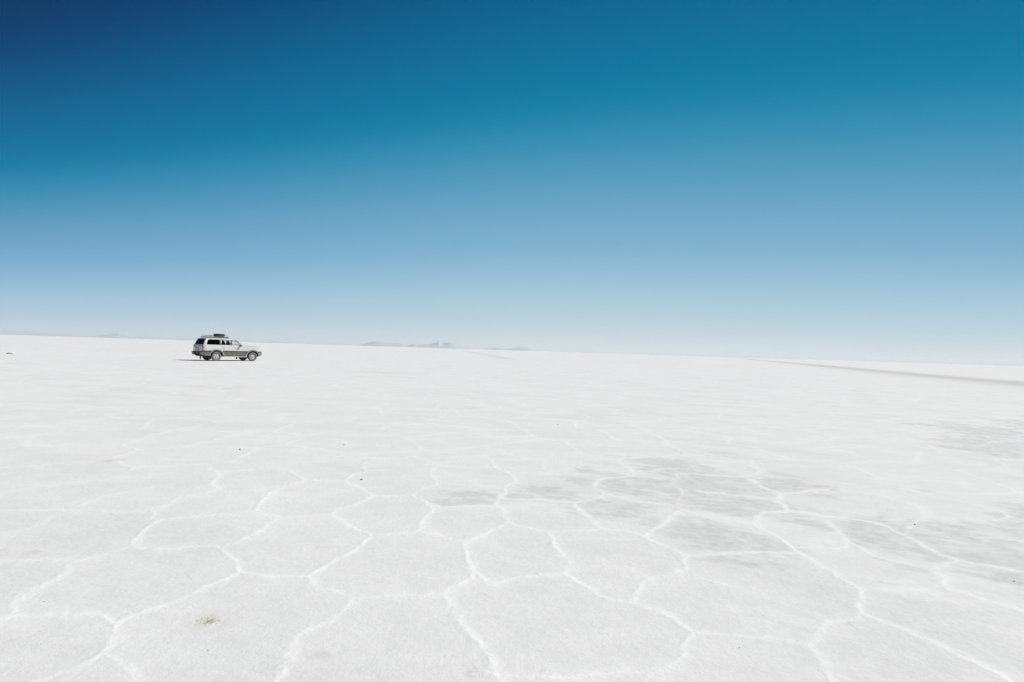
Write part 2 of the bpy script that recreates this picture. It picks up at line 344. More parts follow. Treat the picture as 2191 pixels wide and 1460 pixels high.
def salt_material(name, track=False):
    m, nt, b = mat(name); N = nt.nodes.new; L = nt.links.new
    def at(n):
        a = N('ShaderNodeAttribute'); a.attribute_name = n; return a.outputs['Fac']
    def mix(f, A, B):
        x = N('ShaderNodeMix'); x.data_type = 'RGBA'
        if isinstance(f, float): x.inputs['Factor'].default_value = f
        else: L(f, x.inputs['Factor'])
        for nm, v in (('A', A), ('B', B)):
            if isinstance(v, tuple): x.inputs[nm].default_value = (*v, 1)
            else: L(v, x.inputs[nm])
        return x.outputs['Result']
    def rng_(src, a, b_, c, d):
        r = N('ShaderNodeMapRange'); r.inputs['From Min'].default_value = a; r.inputs['From Max'].default_value = b_
        r.inputs['To Min'].default_value = c; r.inputs['To Max'].default_value = d; L(src, r.inputs['Value']); return r.outputs[0]
    geo = N('ShaderNodeNewGeometry')
    mp = N('ShaderNodeMapping'); mp.inputs['Scale'].default_value = (.6, 1, 1); mp.inputs['Rotation'].default_value = (0, 0, .5); L(geo.outputs['Position'], mp.inputs[0])
    def noise(sc, det, src=mp.outputs[0], rough=.6):
        n = N('ShaderNodeTexNoise'); n.inputs['Scale'].default_value = sc; n.inputs['Detail'].default_value = det; n.inputs['Roughness'].default_value = rough; L(src, n.inputs['Vector']); return n.outputs['Fac']
    nb = noise(.05, 6); nm = noise(1.6, 8); nf = noise(22, 6, geo.outputs['Position'], .7); ng = noise(130, 3, geo.outputs['Position'])
    base = mix(rng_(nm, .35, .65, 0, 1), (.72, .722, .712), (.80, .80, .79))
    base = mix(rng_(noise(6, 7), .46, .66, 0, .85), base, (.705, .708, .695))
    base = mix(rng_(nb, .3, .7, .15, .5), base, (.81, .812, .808))
    base = mix(rng_(nf, .3, .55, .5, 0), base, (.68, .68, .665))
    pt = N('ShaderNodeMath'); pt.operation = 'MULTIPLY'; L(at('patch'), pt.inputs[0]); L(rng_(noise(11, 8, mp.outputs[0], .75), .36, .62, .35, 1.25), pt.inputs[1])
    base = mix(pt.outputs[0], base, (.60, .605, .598))
    rg = N('ShaderNodeMath'); rg.operation = 'MULTIPLY'; L(at('ridge'), rg.inputs[0]); L(rng_(noise(34, 5, geo.outputs['Position'], .7), .3, .7, .25, 1.1), rg.inputs[1])
    base = mix(rg.outputs[0], base, (.84, .845, .84))
    base = mix(at('stain'), base, (.55, .50, .38))
    if track: base = mix(at('track'), base, (.545, .53, .52))
    # scattered dark grains
    vo = N('ShaderNodeTexVoronoi'); vo.inputs['Scale'].default_value = 5; L(geo.outputs['Position'], vo.inputs['Vector'])
    gr = rng_(vo.outputs['Distance'], .012, .035, 1, 0)
    sx = N('ShaderNodeSeparateColor'); L(vo.outputs['Color'], sx.inputs[0])
    mu = N('ShaderNodeMath'); mu.operation = 'MULTIPLY'; L(gr, mu.inputs[0]); L(rng_(sx.outputs[0], .90, 1.0, 0, .5), mu.inputs[1])
    base = mix(mu.outputs[0], base, (.30, .28, .24))
    L(base, b.inputs['Base Color']); b.inputs['Roughness'].default_value = .92; b.inputs['Specular IOR Level'].default_value = .15
    ad = N('ShaderNodeMath'); ad.operation = 'MULTIPLY_ADD'; L(ng, ad.inputs[0]); ad.inputs[1].default_value = .25; L(nf, ad.inputs[2])
    bp = N('ShaderNodeBump'); bp.inputs['Strength'].default_value = .45; bp.inputs['Distance'].default_value = .010; L(ad.outputs[0], bp.inputs['Height'])
    L(bp.outputs[0], b.inputs['Normal'])
    return m

def set_attr(me, name, arr):
    a = me.attributes.new(name, 'FLOAT', 'POINT'); a.data.foreach_set('value', np.ascontiguousarray(arr, dtype=np.float32))

def grid_mesh(name, X, Y, Z, closed_first=False):
    r, c = X.shape
    co = np.stack([X, Y, Z], -1).reshape(-1, 3).astype(np.float32)
    i = np.arange(r * c).reshape(r, c)
    if closed_first: j = np.concatenate([i, i[:, :1]], 1)
    else: j = i
    q = np.stack([j[:-1, :-1], j[:-1, 1:], j[1:, 1:], j[1:, :-1]], -1).reshape(-1, 4)
    me = bpy.data.meshes.new(name)
    me.vertices.add(len(co)); me.vertices.foreach_set('co', co.ravel())
    me.loops.add(q.size); me.loops.foreach_set('vertex_index', q.ravel().astype(np.int32))
    me.polygons.add(len(q)); me.polygons.foreach_set('loop_start', np.arange(0, q.size, 4, dtype=np.int32))
    me.polygons.foreach_set('loop_total', np.full(len(q), 4, np.int32))
    me.polygons.foreach_set('use_smooth', np.ones(len(q), bool))
    me.update(calc_edges=True)
    return me

def build_ground():
    D = CAMH * FOC
    d = np.concatenate([np.arange(930, 120, -1.4), np.arange(120, 12, -.7)])
    rad = np.concatenate([[.02, .5, 1, 1.5, 1.8, 2.0], D / d, np.geomspace(D / 11.5, 60000, 60)])
    az = np.concatenate([np.linspace(-.88, .88, 1250), np.linspace(.88, 2 * math.pi - .88, 90)[1:-1]])
    A, Rr = np.meshgrid(az, rad)
    X = np.sin(A) * Rr; Y = np.cos(A) * Rr
    ridge, patch, stain, z = ground_fields(X.ravel(), Y.ravel())
    # anti-shimmer: lines thinner than the mesh at distance keep a weak average
    me = grid_mesh('salt_flat', X, Y, z.reshape(X.shape), True)
    for n_, a in (('ridge', np.clip(ridge, 0, 1)), ('patch', patch), ('stain', stain)): set_attr(me, n_, a)
    me.materials.append(salt_material('salt_crust'))
    o = bpy.data.objects.new('ground', me); C.objects.link(o)
    # faces wound upward
    me.flip_normals() if me.polygons[10000].normal.z < 0 else None
    tag(o, 'cracked white salt flat with raised polygon ridges', None, None, 'structure')
build_ground()

# compressed tracks crossing the flat
def track(name, pts, width, strength, label):
    P = [np.array(p, float) for p in pts]; P = catmull(P, 12)
    P = np.array(P); T = np.gradient(P, axis=0); T /= np.linalg.norm(T, axis=1)[:, None]; Nn = np.stack([T[:, 1], -T[:, 0]], 1)
    u = np.linspace(-1, 1, 25)
    X = P[:, 0:1] + Nn[:, 0:1] * u[None] * width; Y = P[:, 1:2] + Nn[:, 1:2] * u[None] * width
    r = np.hypot(X, Y)
    Z = (.007 + r * 1.2e-5) * (1 - np.abs(u[None]) ** 6) - .012 * np.abs(u[None]) ** 6 + 0 * r
    me = grid_mesh(name, X, Y, Z)
    if me.polygons[5].normal.z < 0: me.flip_normals()
    tr = np.exp(-(u[None] / .45) ** 2 * (1 + .5 * (fbm(X * .08, Y * .08, 3, 9) - .5))) * strength * (.8 + .4 * fbm(X * .1, Y * .04, 3, 19)) * sstep(1, .85, np.abs(u))[None]
    z0 = np.zeros(X.size)
    for n_, a in (('ridge', z0), ('stain', z0), ('patch', z0), ('track', (tr * np.clip(np.linspace(0, 7, len(P)), 0, 1)[:, None] ** 1.5).ravel())): set_attr(me, n_, a)
    me.materials.append(M_track)
    o = bpy.data.objects.new(name, me); C.objects.link(o); tag(o, label, None, None, 'structure')
M_track = salt_material('packed_salt', True)
track('road', [(30, 8), (45.5, 50), (58.5, 88), (104, 207), (205, 480), (500, 1290), (1300, 3500)], 10.0, .85, 'faint grey driven track crossing the salt flat on the right')
track('path', [(1.5, 69), (-5.7, 157), (-28, 370), (-65, 770), (-180, 2000)], 3.4, .45, 'very faint worn track running to the horizon below the hills')

# ------------------------------------------------------------------ far hills
def hills(name, dist, prof, depth, label, seed):
    """prof: (photo x, height above the horizon in photo px) along the skyline, built as real relief"""
    xs = np.array([p[0] for p in prof], float); hs = np.array([p[1] for p in prof], float)
    U = np.linspace(xs[0], xs[-1], 160); V = np.linspace(-1, 1, 41)
    H = np.interp(U, xs, hs)
    azs = np.arctan((U - PW / 2) / FOC)
    slant = 1 / np.cos(azs)
    H = H / FOC * dist * 1.0
    X = np.zeros((V.size, U.size)); Y = X.copy(); Z = X.copy()
    for i, v in enumerate(V):
        rr = dist + v * depth
        X[i] = rr * np.tan(azs); Y[i] = rr
        rid = 1 - abs(v) ** 1.2
        nz = fbm(X[i] / 900, Y[i] / 900, 5, seed)
        Z[i] = H * rid * (1 - .75 * abs(v) * nz) - 8 * abs(v) - 2
        if v == 0: Z[i] = H
    me = grid_mesh(name, X, Y, Z)
    if me.polygons[5].normal.z < 0: me.flip_normals()
    me.materials.append(M_hazed_rock)
    o = bpy.data.objects.new(name, me); C.objects.link(o); tag(o, label, None, None, 'structure')
M_hazed_rock = simple('hazed_rock', (.46, .54, .58), .95, 0, .12, .002)  # pale blue puts part of the distance haze into the rock colour
HD = 26000
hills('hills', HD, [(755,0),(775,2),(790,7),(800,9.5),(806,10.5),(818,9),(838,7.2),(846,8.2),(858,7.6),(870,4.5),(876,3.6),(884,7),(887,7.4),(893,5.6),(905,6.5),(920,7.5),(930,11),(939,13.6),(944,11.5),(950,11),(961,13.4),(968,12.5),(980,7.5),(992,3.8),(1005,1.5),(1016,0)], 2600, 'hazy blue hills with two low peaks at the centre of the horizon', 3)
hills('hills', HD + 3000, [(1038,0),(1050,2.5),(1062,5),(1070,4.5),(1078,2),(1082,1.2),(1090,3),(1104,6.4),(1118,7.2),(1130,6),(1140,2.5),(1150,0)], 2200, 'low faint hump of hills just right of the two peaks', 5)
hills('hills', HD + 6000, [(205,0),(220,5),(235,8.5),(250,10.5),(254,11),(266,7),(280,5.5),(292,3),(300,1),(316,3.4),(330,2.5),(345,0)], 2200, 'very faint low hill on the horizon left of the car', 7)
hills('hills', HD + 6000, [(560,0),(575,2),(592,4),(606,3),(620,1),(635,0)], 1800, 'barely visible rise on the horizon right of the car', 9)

# air
def haze():
    m = bpy.data.materials.new('air'); m.use_nodes = True; nt = m.node_tree
    nt.nodes.remove(nt.nodes['Principled BSDF'])
    v = nt.nodes.new('ShaderNodeVolumePrincipled'); v.inputs['Density'].default_value = HAZE; v.inputs['Color'].default_value = (.81, .885, .915, 1)
    v.inputs['Anisotropy'].default_value = 0.17
    nt.links.new(v.outputs[0], nt.nodes['Material Output'].inputs['Volume'])
    bm = bmesh.new(); box(bm, (0, 0, 147), (130000, 130000, 310))
    o = from_bm('haze', bm, m); tag(o, 'thin pale air between the camera and the far hills', None, None, 'stuff')
HAZE = 1.9e-5
haze()

# ------------------------------------------------------------------ the car
def cdt_panel(name, outer, holes, fmap, step, material, parent, thick=0, smooth=True):
    """polygon in (a, b) with holes, filled with a fine triangulation and bent through fmap"""
    def dens(P):
        out = []
        for i, p in enumerate(P):
            q = P[(i + 1) % len(P)]; n = max(1, int(math.dist(p, q) / step))
            for k in range(n): out.append((p[0] + (q[0] - p[0]) * k / n, p[1] + (q[1] - p[1]) * k / n))
        return out
    loops = [dens(outer)] + [dens(h) for h in holes]
    def inside(p, L):
        c = False; j = len(L) - 1
        for i in range(len(L)):
            if (L[i][1] > p[1]) != (L[j][1] > p[1]) and p[0] < (L[j][0] - L[i][0]) * (p[1] - L[i][1]) / (L[j][1] - L[i][1]) + L[i][0]: c = not c
            j = i
        return c
    ok = lambda p: inside(p, loops[0]) and not any(inside(p, h) for h in loops[1:])
    V = []; E = []
    for L in loops:
        b = len(V); V += L; E += [(b + i, b + (i + 1) % len(L)) for i in range(len(L))]
    xs = [p[0] for p in loops[0]]; ys = [p[1] for p in loops[0]]
    a = min(xs) + step / 2
    while a < max(xs):
        b = min(ys) + step / 2
        while b < max(ys):
            if ok((a, b)): V.append((a, b))
            b += step
        a += step
    v, e, f, *_ = delaunay_2d_cdt([Vector(p) for p in V], E, [], 0, 1e-6)
    F = []
    for t_ in f:
        c = sum((v[i] for i in t_), Vector((0, 0))) / len(t_)
        if ok((c.x, c.y)): F.append(list(t_))
    o = new_mesh(name, [fmap(p.x, p.y) for p in v], F, material, parent, smooth)
    bm = bmesh.new(); bm.from_mesh(o.data)
    bmesh.ops.delete(bm, geom=[x for x in bm.verts if not x.link_faces], context='VERTS')
    bm.to_mesh(o.data); bm.free()
    if thick:
        m = o.modifiers.new('s', 'SOLIDIFY'); m.thickness = thick; m.offset = 0
        o.modifiers.new('e', 'EDGE_SPLIT').split_angle = R(50)
    return o

XS = 1.032; WB = 2.85; WR = .37; AR = .47
def hw(x, z):
    w = .915
    if z > 1.0: w -= .030 * min(1, (z - 1.0) / .29) ** 1.5
    if z > 1.29: w -= .150 * ((z - 1.29) / .46) ** 1.15
    if z < .8: w -= .03 * ((.8 - z) / .35) ** 2
    if x > 3.1: w -= .12 * ((x - 3.1) / .5) ** 2
    if x < -.8: w -= .07 * (min(1, (-.8 - x) / .2)) ** 2
    return w
def rear_x(z):
    return np.interp(z, [.6, .95, 1.15, 1.28, 1.5, 1.74, 1.8], [-.99, -1.01, -1.0, -.965, -.88, -.77, -.70])
def arch(cx, r, z0, z1=None, up=True):
    """arc points over a wheel from its rear foot at height z0 to its front foot"""
    a0 = math.asin(min(1, (z0 - WR) / r)); a1 = math.asin(min(1, ((z1 if z1 is not None else z0) - WR) / r))
    n = 14; out = []
    for k in range(n + 1):
        a = math.pi - a0 + (a1 - (math.pi - a0)) * k / n
        out.append((cx + r * math.cos(a), WR + r * math.sin(a)))
    return out
ZM = .80
TOP = [(3.60, 1.02), (3.56, 1.09), (3.44, 1.135), (3.1, 1.17), (2.6, 1.20), (2.0, 1.235), (1.95, 1.25), (1.50, 1.70), (1.40, 1.735), (1.0, 1.765), (.5, 1.78), (-.1, 1.78), (-.5, 1.77), (-.70, 1.755), (-.77, 1.74)]
def zt(x):
    P = sorted(TOP); return float(np.interp(x, [p[0] for p in P], [p[1] for p in P]))

def wheel(parent, x, side, tyre_mat, spare=False, root_name='wheel'):
    r = WR; wd = .235
    w = bpy.data.objects.new(root_name, None); C.objects.link(w)
    if parent is not None: w.parent = parent
    # tyre: lathe of a real section with tread blocks
    sec = [(.225, -.085), (.245, -.108), (.30, -.118), (.345, -.112), (.362, -.098), (.370, -.07), (.372, 0), (.370, .07), (.362, .098), (.345, .112), (.30, .118), (.245, .108), (.225, .085), (.205, .06), (.205, -.06)]
    n = 72; V = []; F = []
    for i in range(n):
        a = 2 * math.pi * i / n
        for j, (rr, yy) in enumerate(sec):
            q = rr - (.009 if (3 <= j <= 9 and (i // 2) % 2 == (0 if yy < 0 else 1)) else 0)
            V.append((q * math.cos(a), yy, q * math.sin(a)))
    m = len(sec)
    for i in range(n):
        for j in range(m):
            F.append((i * m + j, i * m + (j + 1) % m, ((i + 1) % n) * m + (j + 1) % m, ((i + 1) % n) * m + j))
    ty = new_mesh('tyre', V, F, tyre_mat, w, True)
    # rim: barrel plus pierced face
    hl = []
    for k in range(5):
        a0 = 2 * math.pi * k / 5 + .3
        hl.append([(.128 * math.cos(a0) + .030 * math.cos(t) * math.cos(a0) - .040 * math.sin(t) * math.sin(a0),
                    .128 * math.sin(a0) + .030 * math.cos(t) * math.sin(a0) + .040 * math.sin(t) * math.cos(a0)) for t in np.linspace(0, 2 * math.pi, 13)[:-1]])
    circ = [(.205 * math.cos(t), .205 * math.sin(t)) for t in np.linspace(0, 2 * math.pi, 49)[:-1]]
    yo = .062 * side
    def fm(a, b):
        q = math.hypot(a, b); return (a, yo + side * (.030 * math.cos(min(1, abs(q - .09) / .10) * math.pi / 2) - .012), b)
    rim = cdt_panel('rim', circ, hl, fm, .03, M_rim, w, .008)
    bm = bmesh.new()
    rot = Matrix.Rotation(R(90), 4, 'X')
    bmesh.ops.create_cone(bm, cap_ends=False, segments=40, radius1=.205, radius2=.205, depth=.16, matrix=rot)
    for k in range(40):
        pass
    bar = from_bm('rim_barrel', bm, M_rim, w, True)
    bm = bmesh.new()
    bmesh.ops.create_cone(bm, cap_ends=True, segments=24, radius1=.045, radius2=.038, depth=.05, matrix=Matrix.Translation((0, yo + side * .022, 0)) @ rot)
    from_bm('hub', bm, M_grey, w, False, .004)
    if not spare:
        bm = bmesh.new(); bmesh.ops.create_cone(bm, cap_ends=True, segments=24, radius1=.15, radius2=.15, depth=.05, matrix=Matrix.Translation((0, yo - side * .06, 0)) @ rot)
        from_bm('brake_disc', bm, M_under, w)
    if not spare: w.location = (x, side * .80, WR); w.scale = (1 / XS, 1, 1)
    return w

def build_car():
    root = bpy.data.objects.new('off_road_car', None); C.objects.link(root)
    tag(root, 'white and champagne off-road car with roof rack standing on the salt flat', 'car')
    body = None
    sides = (-1, 1)
    # --- one shell mesh: roof, bonnet, quarter panels, pillars
    bmm = bmesh.new()
    def add_obj(o):
        dg = bpy.context.evaluated_depsgraph_get(); ev = o.evaluated_get(dg)
        me = ev.to_mesh(); bmm.from_mesh(me); ev.to_mesh_clear()
        me0 = o.data; bpy.data.objects.remove(o); bpy.data.meshes.remove(me0)
    WIN = [(-.72, 1.29), (1.90, 1.29), (1.52, 1.68), (1.44, 1.70), (.5, 1.725), (-.48, 1.72), (-.58, 1.70), (-.65, 1.65), (-.74, 1.42), (-.755, 1.34), (-.745, 1.305)]
    DR = [.335, 1.175, 2.215]     # seams
    DZ = 1.285
    for s in sides:
        f = lambda x, z, s=s: (x, s * hw(x, z), z)
        # front wing
        a = arch(WB, AR + .02, ZM)
        add_obj(cdt_panel('t', [(2.22, ZM)] + a + [(3.58, ZM)] + TOP[:6] + [(2.0, 1.235), (1.95, 1.25), (1.93, 1.268), (2.22, 1.15)][:2] + [(2.02, 1.232), (2.22, 1.15)], [], f, .07, M_white, None, .02))
        # rear quarter with the frame round the windows and the A pillar
        a = arch(0, AR + .02, ZM)
        outer = [(rear_x(ZM), ZM)] + a + [(.49, ZM), (.52, 1.0), (.36, 1.12), (.33, DZ), (1.93, DZ), (2.0, 1.235), (1.95, 1.252)] + TOP[7:] + [(rear_x(1.5), 1.5), (rear_x(1.28), 1.28), (rear_x(1.15), 1.15), (rear_x(.95), .95)]
        outer = [p for p in outer if p != (2.0, 1.235)]
        add_obj(cdt_panel('t', outer, [WIN], f, .07, M_white, None, .03))
    # roof
    n = 20; V = []; F = []; xs = np.linspace(-.78, 1.50, 40)
    for x in xs:
        w = hw(x, zt(x)) + .012
        for u in np.linspace(-1, 1, n): V.append((x, u * w, zt(x) + .055 * (1 - abs(u) ** 2.6) + .004))
    for i in range(len(xs) - 1):
        for j in range(n - 1): F.append((i * n + j, i * n + j + 1, (i + 1) * n + j + 1, (i + 1) * n + j))
    o = new_mesh('t', V, F, M_white, None); mm = o.modifiers.new('s', 'SOLIDIFY'); mm.thickness = .02; add_obj(o)
    # bonnet and wings' top
    V = []; F = []; xs = np.linspace(1.97, 3.60, 30)
    for x in xs:
        w = hw(x, zt(x)) + .006
        for u in np.linspace(-1, 1, n):
            V.append((x + .05 * (1 - u * u) * (x - 1.97) / 1.6, u * w, zt(x) + .065 * (1 - abs(u) ** 3) * min(1, (3.64 - x) / .25) - .002))
    for i in range(len(xs) - 1):
        for j in range(n - 1): F.append((i * n + j, i * n + j + 1, (i + 1) * n + j + 1, (i + 1) * n + j))
    o = new_mesh('t', V, F, M_white, None); mm = o.modifiers.new('s', 'SOLIDIFY'); mm.thickness = .02; add_obj(o)
    # nose
    V = []; F = []; zs = np.linspace(.70, 1.05, 8)
    for z in zs:
        for u in np.linspace(-1, 1, n): V.append((3.60 + .05 * (1 - u * u) - .02 * (z - .7), u * hw(3.6, z), z))
    for i in range(len(zs) - 1):
        for j in range(n - 1): F.append((i * n + j, i * n + j + 1, (i + 1) * n + j + 1, (i + 1) * n + j))
    o = new_mesh('t', V, F, M_white, None); add_obj(o)
    body = from_bm('body', bmm, M_white, root, True)
    body.modifiers.new('e', 'EDGE_SPLIT').split_angle = R(45)

    # --- tailgate
    def ftail(y, z):
        w = hw(-1.0, z) if z < 1.29 else hw(-.9, z)
        return (rear_x(z) - .035 * (1 - (y / .9) ** 2), y, z)
    yl = lambda z: hw(float(rear_x(z)), z) - .045
    TG = [(-yl(.72), .72), (yl(.72), .72), (yl(1.0), 1.0), (yl(1.29), 1.29), (yl(1.5), 1.5), (yl(1.76) - .02, 1.765), (-yl(1.76) + .02, 1.765), (-yl(1.5), 1.5), (-yl(1.29), 1.29), (-yl(1.0), 1.0)]
    RW = [(-.79, 1.30), (.79, 1.30), (.70, 1.68), (.65, 1.735), (-.65, 1.735), (-.70, 1.68)]
    tg = cdt_panel('tailgate', TG, [RW], ftail, .07, M_white, root, .03)
    rwp = cdt_panel('rear_window', [(a * .995, 1.305 + (b - 1.305) * 1.0) for a, b in RW], [], lambda y, z: (ftail(y, z)[0] + .006, y, z), .1, M_rearglass, tg)
    fl = lambda y, z: (ftail(y, z)[0] - .02, y, z)
    cdt_panel('tailgate_seam', [(-.82, 1.212), (.82, 1.212), (.82, 1.228), (-.82, 1.228)], [], fl, .1, M_black, tg, .006)
    pl = cdt_panel('licence_plate', [(-.16, .86), (.30, .86), (.30, 1.02), (-.16, 1.02)], [], lambda y, z: (ftail(y, z)[0] - .030, y, z), .1, M_plate, tg, .006)
    cdt_panel('plate_recess', [(-.24, .82), (.38, .82), (.38, 1.07), (-.24, 1.07)], [], lambda y, z: (ftail(y, z)[0] - .019, y, z), .1, M_grey, tg, .004)
    bm = bmesh.new(); path_tube(bm, [(rear_x(1.28) - .06, -.1, 1.30), (rear_x(1.40) - .07, .22, 1.42)], .009); from_bm('wiper', bm, M_black, tg)
    bm = bmesh.new(); box(bm, (-1.065, .35, 1.12), (.03, .18, .035)); from_bm('tailgate_handle', bm, M_black, tg, False, .006)

    for s in sides:
        f = lambda x, z, s=s: (x, s * hw(x, z), z)
        fo = lambda d: (lambda x, z, s=s: (x, s * (hw(x, z) + d), z))
        # doors
        ar = [p for p in arch(0, AR + .02, ZM) if p[0] > .25]
        rd = [(.505, ZM), (1.17, ZM), (1.17, DZ), (.345, DZ), (.375, 1.125), (.535, 1.0)]
        fd = [(1.182, ZM), (2.208, ZM), (2.208, 1.15), (2.01, 1.236), (1.93, DZ), (1.182, DZ)]
        for nm, P, hx in (('rear_door', rd, .43), ('front_door', fd, 1.30)):
            d = cdt_panel('door', P, [], fo(.004), .07, M_white, root, .02)
            bm = bmesh.new(); box(bm, (hx + .10, s * (hw(hx, 1.04) + .016), 1.055), (.16, .022, .032)); from_bm('handle', bm, M_grey, d, False, .006)
            x0, x1 = (.505, 1.17) if nm == 'rear_door' else (1.182, 2.208)
            if nm == 'rear_door': cl = [(.495, .46), (x1, .46), (x1, ZM - .004), (.505, ZM - .004)]
            else: cl = [(x0, .46), (x1, .46), (x1, ZM - .004), (x0, ZM - .004)]
            cdt_panel('lower_cladding', cl, [], fo(.010), .08, M_clad, d, .02)
            cdt_panel('moulding', [(x0, .755), (x1, .755), (x1, .815), (x0, .815)], [], fo(.026), .1, M_black, d, .02)
            if nm == 'rear_door': g = [(.30, 1.295), (1.10, 1.295), (1.10, 1.712), (.30, 1.722)]
            else: g = [(1.17, 1.295), (1.89, 1.295), (1.52, 1.675), (1.44, 1.697), (1.17, 1.707)]
            cdt_panel('window_pane', g, [], fo(-.012), .12, M_clear, d)
            # frame of the window, black
            def off(P, k):
                cx = sum(p[0] for p in P) / len(P); cz = sum(p[1] for p in P) / len(P)
                return [(cx + (p[0] - cx) * (1 - k / .4), cz + (p[1] - cz) * (1 - k / .18)) for p in P]
            cdt_panel('window_frame', g, [off(g, .018)], fo(-.004), .1, M_black, d, .012)
        # black pillars between the panes
        for x0, x1 in ((.215, .30), (1.10, 1.17)):
            cdt_panel('pillar', [(x0, 1.29), (x1, 1.29), (x1, 1.72), (x0, 1.72)], [], fo(-.008), .08, M_black, root, .03)
        cdt_panel('quarter_window', [(-.72, 1.29), (.215, 1.29), (.215, 1.725), (-.48, 1.72), (-.58, 1.70), (-.65, 1.65), (-.74, 1.42), (-.755, 1.34), (-.745, 1.305)], [], fo(-.010), .1, M_tint, root, .006)
        # screen pillar gasket
        bm = bmesh.new(); path_tube(bm, [(1.97, s * (hw(1.95, 1.27) - .02), 1.262), (1.52, s * (hw(1.5, 1.70) - .012), 1.71)], .016); from_bm('screen_gasket', bm, M_black, root)
        # quarter and wing cladding, mouldings
        a = arch(0, AR + .03, ZM - .004, .46)
        q1 = [p for p in a if p[0] < 0 and p[1] < ZM]
        rc = [(rear_x(.8) + .01, .70), (-.93, .44), (-.62, .42)] + sorted([p for p in arch(0, AR + .03, .46) if p[0] < -.30 and p[1] < ZM - .01], key=lambda p: p[1]) + [(-.27, ZM - .004), (rear_x(.8) + .01, ZM - .004)]
        cdt_panel('rear_cladding', rc, [], fo(.006), .07, M_clad, root, .02)
        cdt_panel('rear_moulding', [(-1.0, .755), (-.36, .755), (-.33, .815), (-1.0, .815)], [], fo(.022), .1, M_black, root, .02)
        wc = [(2.22, .46)] + sorted([p for p in arch(WB, AR + .03, .46) if p[0] < WB - .30 and p[1] < ZM - .01], key=lambda p: p[1]) + [(WB - .27, ZM - .004), (2.22, ZM - .004)]
        cdt_panel('wing_cladding', wc, [], fo(.006), .07, M_clad, root, .02)
        cdt_panel('wing_moulding', [(2.22, .755), (2.50, .755), (2.53, .815), (2.22, .815)], [], fo(.022), .1, M_black, root, .02)
        # flared arches: lip standing out from the side
        for cx in (0, WB):
            V = []; F = []; n = 26; prof = [(.475, -.30), (.470, .035), (.490, .052), (.560, .040), (.595, .004), (.590, -.02)]
            for k in range(n + 1):
                t = R(-3) + (R(186)) * k / n
                for r_, dy in prof:
                    x = cx + r_ * math.cos(t); z = WR + r_ * math.sin(t)
                    if cx == WB and x > 3.3: r2 = r_ - .03; x = cx + r2 * math.cos(t); z = WR + r2 * math.sin(t)
                    V.append((x, s * (hw(x, max(z, .5)) + dy), z + .06 * (1 - abs(math.sin(t)))))
            m = len(prof)
            for k in range(n):
                for j in range(m - 1): F.append((k * m + j, k * m + j + 1, (k + 1) * m + j + 1, (k + 1) * m + j))
            fl_ = new_mesh('fender_flare', V, F, M_grey, root); mm = fl_.modifiers.new('s', 'SOLIDIFY'); mm.thickness = .008
        for cx in (0, WB):
            V = []; F = []; n = 20
            for k in range(n + 1):
                t = R(-2 + 184 * k / n)
                for yy in (.46, .89): V.append((cx + .468 * math.cos(t), s * yy, WR + .02 + .468 * math.sin(t)))
            for k in range(n): F.append((2 * k, 2 * k + 1, 2 * k + 3, 2 * k + 2))
            F.append(tuple(2 * k for k in range(n + 1)))
            new_mesh('arch_liner', V, F, M_under, root, False)
        # running board
        bm = bmesh.new(); box(bm, (1.41, s * .93, .365), (1.80, .20, .075))
        for xx in (.75, 1.4, 2.05): box(bm, (xx, s * .80, .40), (.05, .2, .04))
        from_bm('running_board', bm, M_step, root, False, .012)
        # mirror
        bm = bmesh.new(); box(bm, (1.80, s * 1.02, 1.26), (.10, .19, .14)); tube(bm, (1.84, s * .87, 1.25), (1.82, s * .96, 1.25), .022)
        mo = from_bm('mirror', bm, M_black, root, False, .025)
        bm = bmesh.new(); box(bm, (1.747, s * 1.02, 1.26), (.006, .15, .11)); from_bm('mirror_glass', bm, M_chrome, mo)
        # tail lamp in three lenses
        bm = bmesh.new(); box(bm, (-.975, s * .775, .93), (.05, .20, .42)); tl = from_bm('tail_light', bm, M_white, root, False, .01)
        for z0, z1, mt, nm in ((.735, .915, M_red, 'red_lens'), (.92, .99, M_lens, 'clear_lens'), (.995, 1.13, M_red, 'red_lens')):
            bm = bmesh.new(); box(bm, (-.985, s * .765, (z0 + z1) / 2), (.08, .24, z1 - z0)); from_bm(nm, bm, mt, tl, False, .012)
        # head lamp
        bm = bmesh.new(); box(bm, (3.60, s * .60, .92), (.09, .34, .17)); hl_ = from_bm('headlight', bm, M_chrome, root, False, .02)
        bm = bmesh.new(); box(bm, (3.545, s * .765, .92), (.09, .05, .15)); from_bm('indicator', bm, M_rim, hl_, False, .015)
        bm = bmesh.new(); box(bm, (2.42, s * (hw(2.4, .95) + .006), 1.02), (.07, .014, .03)); from_bm('side_repeater', bm, M_grey, root, False, .004)
        # mud flaps
        for xx in (-.50, WB - .52):
            bm = bmesh.new(); box(bm, (xx, s * .80, .34), (.018, .27, .46), Matrix.Rotation(R(4), 4, 'Y')); from_bm('mud_flap', bm, M_black, root, False, .004)
        # badge strokes on the quarter panel
        for k, (x_, w_) in enumerate([(-.86, .12), (-.68, .13)]):
            bm = bmesh.new(); box(bm, (x_, s * (hw(x_, 1.03) + .008), 1.03), (w_, .01, .04)); from_bm('badge', bm, M_grey, root, False, .004)
        for cx in (0, WB):
            wheel(root, cx, s, M_tyre)
    # windscreen
    V = []; F = []; n1, n2 = 10, 14
    for i in range(n1):
        t = i / (n1 - 1); x = 1.965 - .455 * t; z = 1.262 + .475 * t
        for j in range(n2):
            u = -1 + 2 * j / (n2 - 1); w = hw(x, max(z, 1.29)) - .035
            V.append((x + .07 * (1 - u * u) * (1 - .4 * t), u * w, z + .03 * (1 - u * u)))
